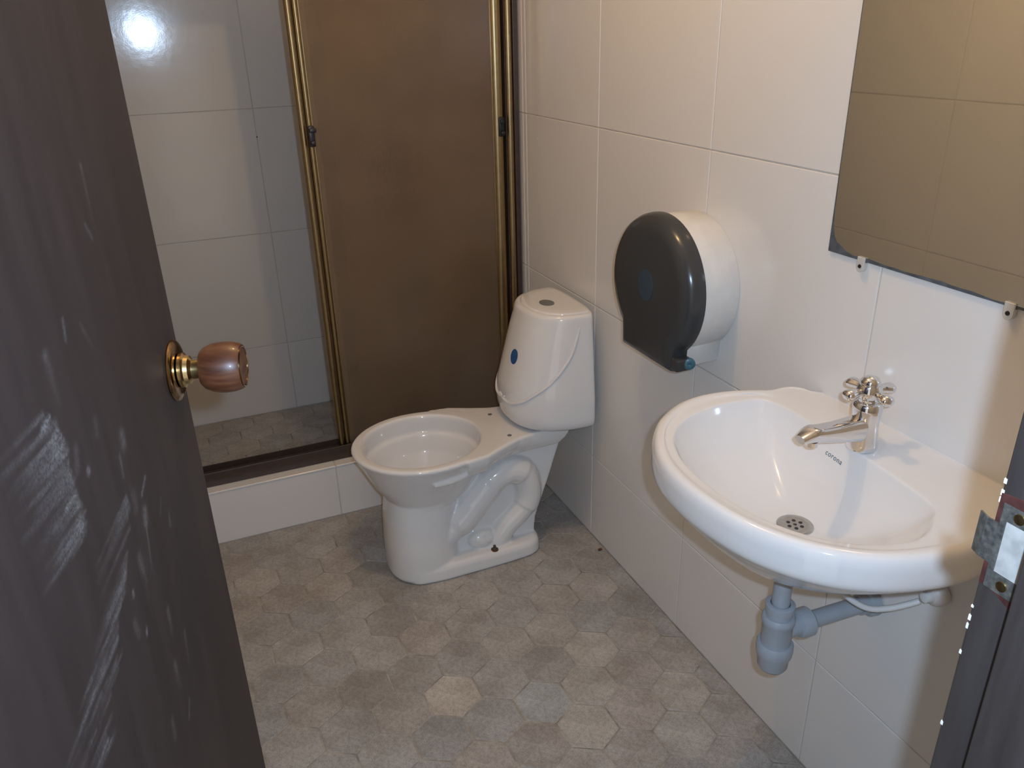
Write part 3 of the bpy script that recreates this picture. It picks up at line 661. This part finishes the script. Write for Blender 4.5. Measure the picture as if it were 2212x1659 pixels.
# lettering on the sloping back of the basin
tc = bpy.data.curves.new('t', 'FONT'); tc.body = 'corona'; tc.size = .0125; tc.extrude = .0001; tc.align_x = 'CENTER'; tc.space_character = 1.1
to = bpy.data.objects.new('t', tc); C.objects.link(to); bpy.context.view_layer.update()
tm = bpy.data.meshes.new_from_object(to.evaluated_get(bpy.context.evaluated_depsgraph_get())); bpy.data.objects.remove(to)
hit = basin.ray_cast(Vector((-.1085, .575, .95)), Vector((0, 0, -1)))   # parts are parented without offset
TXC = hit[1]+hit[2]*.0004
Z3 = hit[2].normalized(); X3 = Vector((-.15, -1, 0)); X3 = (X3-Z3*X3.dot(Z3)).normalized(); Y3 = Z3.cross(X3)
Mx = Matrix((X3, Y3, Z3)).transposed().to_4x4(); Mx.translation = Vector(TXC); tm.transform(Mx); 
lt = link('brand_lettering', tm, M_print, SK); lt['label'] = 'tiny grey printed word corona'

# faucet
FX, FY, FZ = -.086, .545, .8305
FA = empty('faucet', (FX, FY, FZ)); tag(FA, 'chrome single faucet with cross handle standing on the sink deck', 'faucet')
bd = MB()
bd.lathe([(.0001, 0), (.0235, 0), (.0245, .004), (.0240, .010), (.0215, .030), (.0205, .050), (.0215, .056), (.0222, .072), (.0200, .078), (.0180, .080), (.0001, .080)], frame((FX, FY, FZ), (0, 0, 1)), 48)
bd.build('body', M_chrome, FA, 50)
spt = []
for t, zc, hw, hh in ((0, .034, .0185, .0225), (.03, .0365, .0165, .0180), (.06, .0395, .0155, .0145), (.085, .043, .0150, .0125), (.100, .046, .0150, .0120), (.107, .0455, .0145, .0110)):
    x = FX-.004-t
    spt.append([(x-(.010*(s_/1) if t > .1 and s_ < 0 else 0), FY+hw*math.copysign(abs(c_)**.6, c_), FZ+zc+hh*math.copysign(abs(s_)**.6, s_)) for c_, s_ in [(cos(2*pi*k/24), sin(2*pi*k/24)) for k in range(24)]])
spt.append([(FX-.004-.124+.0*k, FY+.0105*cos(2*pi*k/24), FZ+.041+.006*sin(2*pi*k/24)) for k in range(24)])
MB().loft(spt).build('spout', M_chrome, FA, 45)
MB().lathe([(.0001, 0), (.0085, 0), (.0085, -.008), (.0001, -.008)], frame((FX-.103, FY, FZ+.033), (0, 0, 1)), 20).build('aerator', M_chrome, FA, 40)
hd = MB().lathe([(.0001, .080), (.0150, .080), (.0150, .086), (.0185, .089), (.0195, .100), (.0160, .108), (.0140, .1085), (.0145, .112), (.0110, .1185), (.0001, .121)], frame((FX-.002, FY, FZ), (0, 0, 1)), 40).build('handle_hub', M_chrome, FA, 50)
for a in (-5, 85, 175, 265):
    a = radians(a); d_ = Vector((cos(a), sin(a), 0)); c0 = Vector((FX-.002, FY, FZ+.098))
    prof = [(.010, .0062, .0060), (.018, .0060, .0056), (.026, .0080, .0068), (.034, .0108, .0082), (.040, .0112, .0084), (.0435, .0085, .0062), (.045, .003, .003)]
    n3 = Vector((-d_.y, d_.x, 0)); rings = []
    for t, w_, h_ in prof:
        rings.append([c0+d_*t+n3*(w_*cos(2*pi*k/20))+Vector((0, 0, h_*sin(2*pi*k/20)-.003*(t/.05))) for k in range(20)])
    MB().loft(rings).build('handle_lobe', M_chrome, FA, 60)
MB().lathe([(.0001, 0), (.0028, 0), (.0001, .0005)], frame(Vector((FX, FY, FZ+.060))+Vector((-.35, -.93, 0)).normalized()*.0215+Vector((.011, .001, 0)), (-.35, -.93, 0)), 12).build('grub_screw_hole', M_black, FA)

# drain trap
PX, PY = -.203, .549
TR = empty('sink_trap', (PX, PY, .41)); tag(TR, 'grey plastic bottle trap hanging under the sink and running into the wall', 'drain pipe')
MB().lathe([(.0001, .555), (.0150, .555), (.0150, .668), (.0001, .668)], frame((PX, PY, 0), (0, 0, 1)), 32).build('tailpiece', M_pvc, TR, 40)
MB().lathe([(.0001, .628), (.0200, .628), (.0205, .668), (.0001, .672)], frame((PX, PY, 0), (0, 0, 1)), 32).build('rubber_washer', M_rubber, TR, 40)
MB().lathe([(.0001, .525), (.0215, .525), (.0220, .545), (.0245, .547), (.0245, .557), (.0225, .5585), (.0165, .5585), (.0163, .550), (.0001, .550)], frame((PX, PY, 0), (0, 0, 1)), 36).build('top_nut', M_pvc, TR, 40)
MB().lathe([(.0001, .465), (.0255, .465), (.0255, .518), (.0278, .522), (.0278, .531), (.0250, .535), (.0001, .536)], frame((PX, PY, 0), (0, 0, 1)), 40).build('bottle', M_pvc, TR, 40)
MB().lathe([(.0001, .419), (.014, .419), (.0225, .422), (.0258, .428), (.0268, .446), (.0300, .452), (.0312, .462), (.0308, .474), (.0285, .478), (.0001, .479)], frame((PX, PY, 0), (0, 0, 1)), 40).build('bottom_cup', M_pvc, TR, 45)
ax = Vector((1, -.06, .01)).normalized(); st_ = Vector((PX, PY, .500))
MB().tube([st_+ax*.02, st_+ax*.205], .0150, 28).build('outlet_arm', M_pvc, TR, 40)
nm = frame(st_, ax)
MB().lathe([(.0001, .016), (.0185, .016), (.0190, .040), (.0235, .042), (.0255, .050), (.0255, .064), (.0225, .067), (.0185, .068), (.0001, .068)], nm, 36).build('outlet_nut', M_pvc, TR, 40)
MB().lathe([(.0001, .172), (.0180, .172), (.0190, .186), (.0250, .189), (.0260, .2015), (.0001, .2017)], nm, 36).build('wall_flange', M_pvc, TR, 40)

# supply hose and stop valve
SU = empty('supply_hose', (-.02, .415, .60)); tag(SU, 'white water supply hose looping below the sink to a round wall valve', 'hose')
hz = catmull([(-.116, .582, .690), (-.110, .565, .640), (-.103, .548, .585), (-.095, .515, .562), (-.085, .478, .560), (-.070, .450, .575), (-.050, .430, .592), (-.040, .422, .600)], 8, closed=False)
MB().tube(hz, .0052, 12).build('hose', M_hose, SU, 180)
MB().lathe([(.0001, 0), (.0175, 0), (.0190, .004), (.0190, .014), (.0165, .020), (.0100, .024), (.0085, .036), (.0001, .037)], frame((-.0012, .415, .608), (-1, 0.1, 0)), 32).build('valve', M_hose, SU, 40)

# ---------------------------------------------------------------- toilet paper dispenser
DY, DZ, DR = 1.120, .940, .150
DI = empty('paper_dispenser', (0, DY, DZ)); tag(DI, 'round jumbo toilet paper dispenser with smoky dark cover on the tiled wall', 'dispenser')
def dout(r, tab, zt):
    P = []
    a0 = math.acos(min(1, tab/r)); 
    aa = np.linspace(-a0, pi+a0, 64)
    P = [(DY+r*cos(a), DZ+r*sin(a)) for a in aa]
    P += [(DY-tab, zt), (DY+tab, zt)] if False else []
    L = [(DY-tab, DZ-math.sqrt(max(r*r-tab*tab, 0))), (DY-tab*.97, zt+.004), (DY-tab*.94, zt), (DY+tab*.94, zt), (DY+tab*.97, zt+.004)]
    return P+L[1:]
def dring(x, r, tab, zt): return [(x, p[0], p[1]) for p in dout(r, tab, zt)]
MB().loft([dring(-.0005, .146, .097, .785), dring(-.003, .1475, .098, .784), dring(-.083, .1485, .099, .783), dring(-.085, .146, .097, .785)]).build('back_housing', M_white_pl, DI, 40)
cv = MB(); 
outs = [(-.0865, .1535, .103, .778), (-.094, .1540, .1035, .777), (-.106, .1525, .1025, .778), (-.118, .1470, .099, .781), (-.1255, .1380, .094, .786), (-.1285, .125, .088, .792), (-.1295, .110, .082, .797)]
ins = [(-.1270, .110, .082, .800), (-.1255, .124, .087, .796), (-.1225, .1355, .092, .790), (-.116, .1440, .0965, .785), (-.105, .1495, .1, .782), (-.0865, .1505, .1005, .781)]
cv.loft([dring(*r) for r in outs+ins]+[dring(*outs[0])], True, True)
cv = MB().loft([dring(*r) for r in outs], True, True).build('cover', M_smoky, DI, 45); cv['label'] = 'smoky dark translucent front cover'
MB().lathe([(.0001, .0865), (.098, .0865), (.098, .118), (.0001, .118)], frame((0, DY, DZ-.01), (-1, 0, 0)), 48).build('paper_roll', simple('shaded_paper_roll', (.16, .15, .14), .9), DI, 40)  # paper tone darkened: shade inside the cover is put into the colour
MB().lathe([(.0001, .129), (.020, .129), (.020, .1306), (.018, .131), (.0001, .1308)], frame((0, DY, DZ+.005), (-1, 0, 0)) @ Matrix.Diagonal((1.7, 1.4, 1, 1)), 40).build('hub_disc', M_hub, DI, 40)  # disc added on the cover, standing for the hub seen through it
MB().box(-.124, -.0865, DY-.122, DY-.098, .788, .815, .004).build('latch_block', M_smoky, DI)
MB().lathe([(.0001, 0), (.0125, 0), (.0125, .006), (.0100, .008), (.0045, .008), (.0001, .004)], frame((-.092, DY-.119, .8035), (-.45, -1, 0)), 28).build('lock', M_blueplastic, DI, 40)

# ---------------------------------------------------------------- mirror
MI = empty('mirror', (0, .42, 1.088)); tag(MI, 'frameless wall mirror with worn blackened lower left corner above the sink', 'mirror')
MB().box(-.0052, -.0008, .06, .7512, 1.0885, 1.86, .0004).build('glass_edge', M_worn, MI)['label'] = 'dark worn backing showing at the corner and lower edge'
rm = random.Random(2); pts = [(.063, 1.857), (.063, 1.094)]
yy = .10
while yy < .70:
    pts.append((yy, 1.0925+rm.uniform(-.0012, .0016)+.0012*(yy > .45))); yy += .017
pts += [(.712, 1.0965), (.722, 1.102), (.734, 1.107), (.7405, 1.116), (.7455, 1.131), (.7475, 1.150), (.7485, 1.20), (.7492, 1.30), (.7490, 1.857)]
MB().prism(pts, -.0052, -.0055, 0, 'x').build('silvered_face', M_mirror, MI)
for y, z, lab in ((.675, 1.0865, 'small clear plastic mirror clip with dark screw near the worn corner'), (.413, 1.0865, 'second mirror clip under the mirror, beside the door frame post')):
    c_ = empty('mirror_clip', (0, y, z)); tag(c_, lab, 'clip', 'clips holding the mirror')
    k = MB(); P = [(y+.0075*cos(a), z-.007+.0085*sin(a)) for a in np.linspace(pi, 2*pi, 10)]+[(y+.0075, z+.009), (y-.0075, z+.009)]
    k.prism(P, -.0062, -.0092, .0006, 'x'); k.prism([(p[0], min(p[1], z+.0005)) for p in P], -.0005, -.0062, 0, 'x')
    k.build('clip_body', M_clip, c_)
    MB().lathe([(.0001, 0), (.0034, 0), (.0028, .0014), (.0001, .0016)], frame((-.0092, y, z-.006), (-1, 0, 0)), 16).build('screw', M_black, c_, 40)

# ---------------------------------------------------------------- small marks
o = MB().lathe([(.0001, 0), (.0026, 0), (.0018, .0009), (.0001, .0011)], frame((-.0001, 1.934, 1.15), (-1, 0, 0)), 12).build('wall_plug', M_white_pl); tag(o, 'tiny white plug in a tile of the right wall beside the shower jamb', 'plug')
o = MB().lathe([(.0001, 0), (.0028, 0), (.0018, .0009), (.0001, .0011)], frame((-.672, YB-.0001, 1.092), (0, -1, 0)), 12).build('screw_hole', M_black); tag(o, 'tiny dark screw in the joint of the shower back wall', 'screw')
o = MB().ball((-.018, 1.478, .0035), (.007, .004, .004)).build('dirt_crumb', M_rust, None, 60); tag(o, 'small rusty crumb on the floor against the right wall', 'dirt')
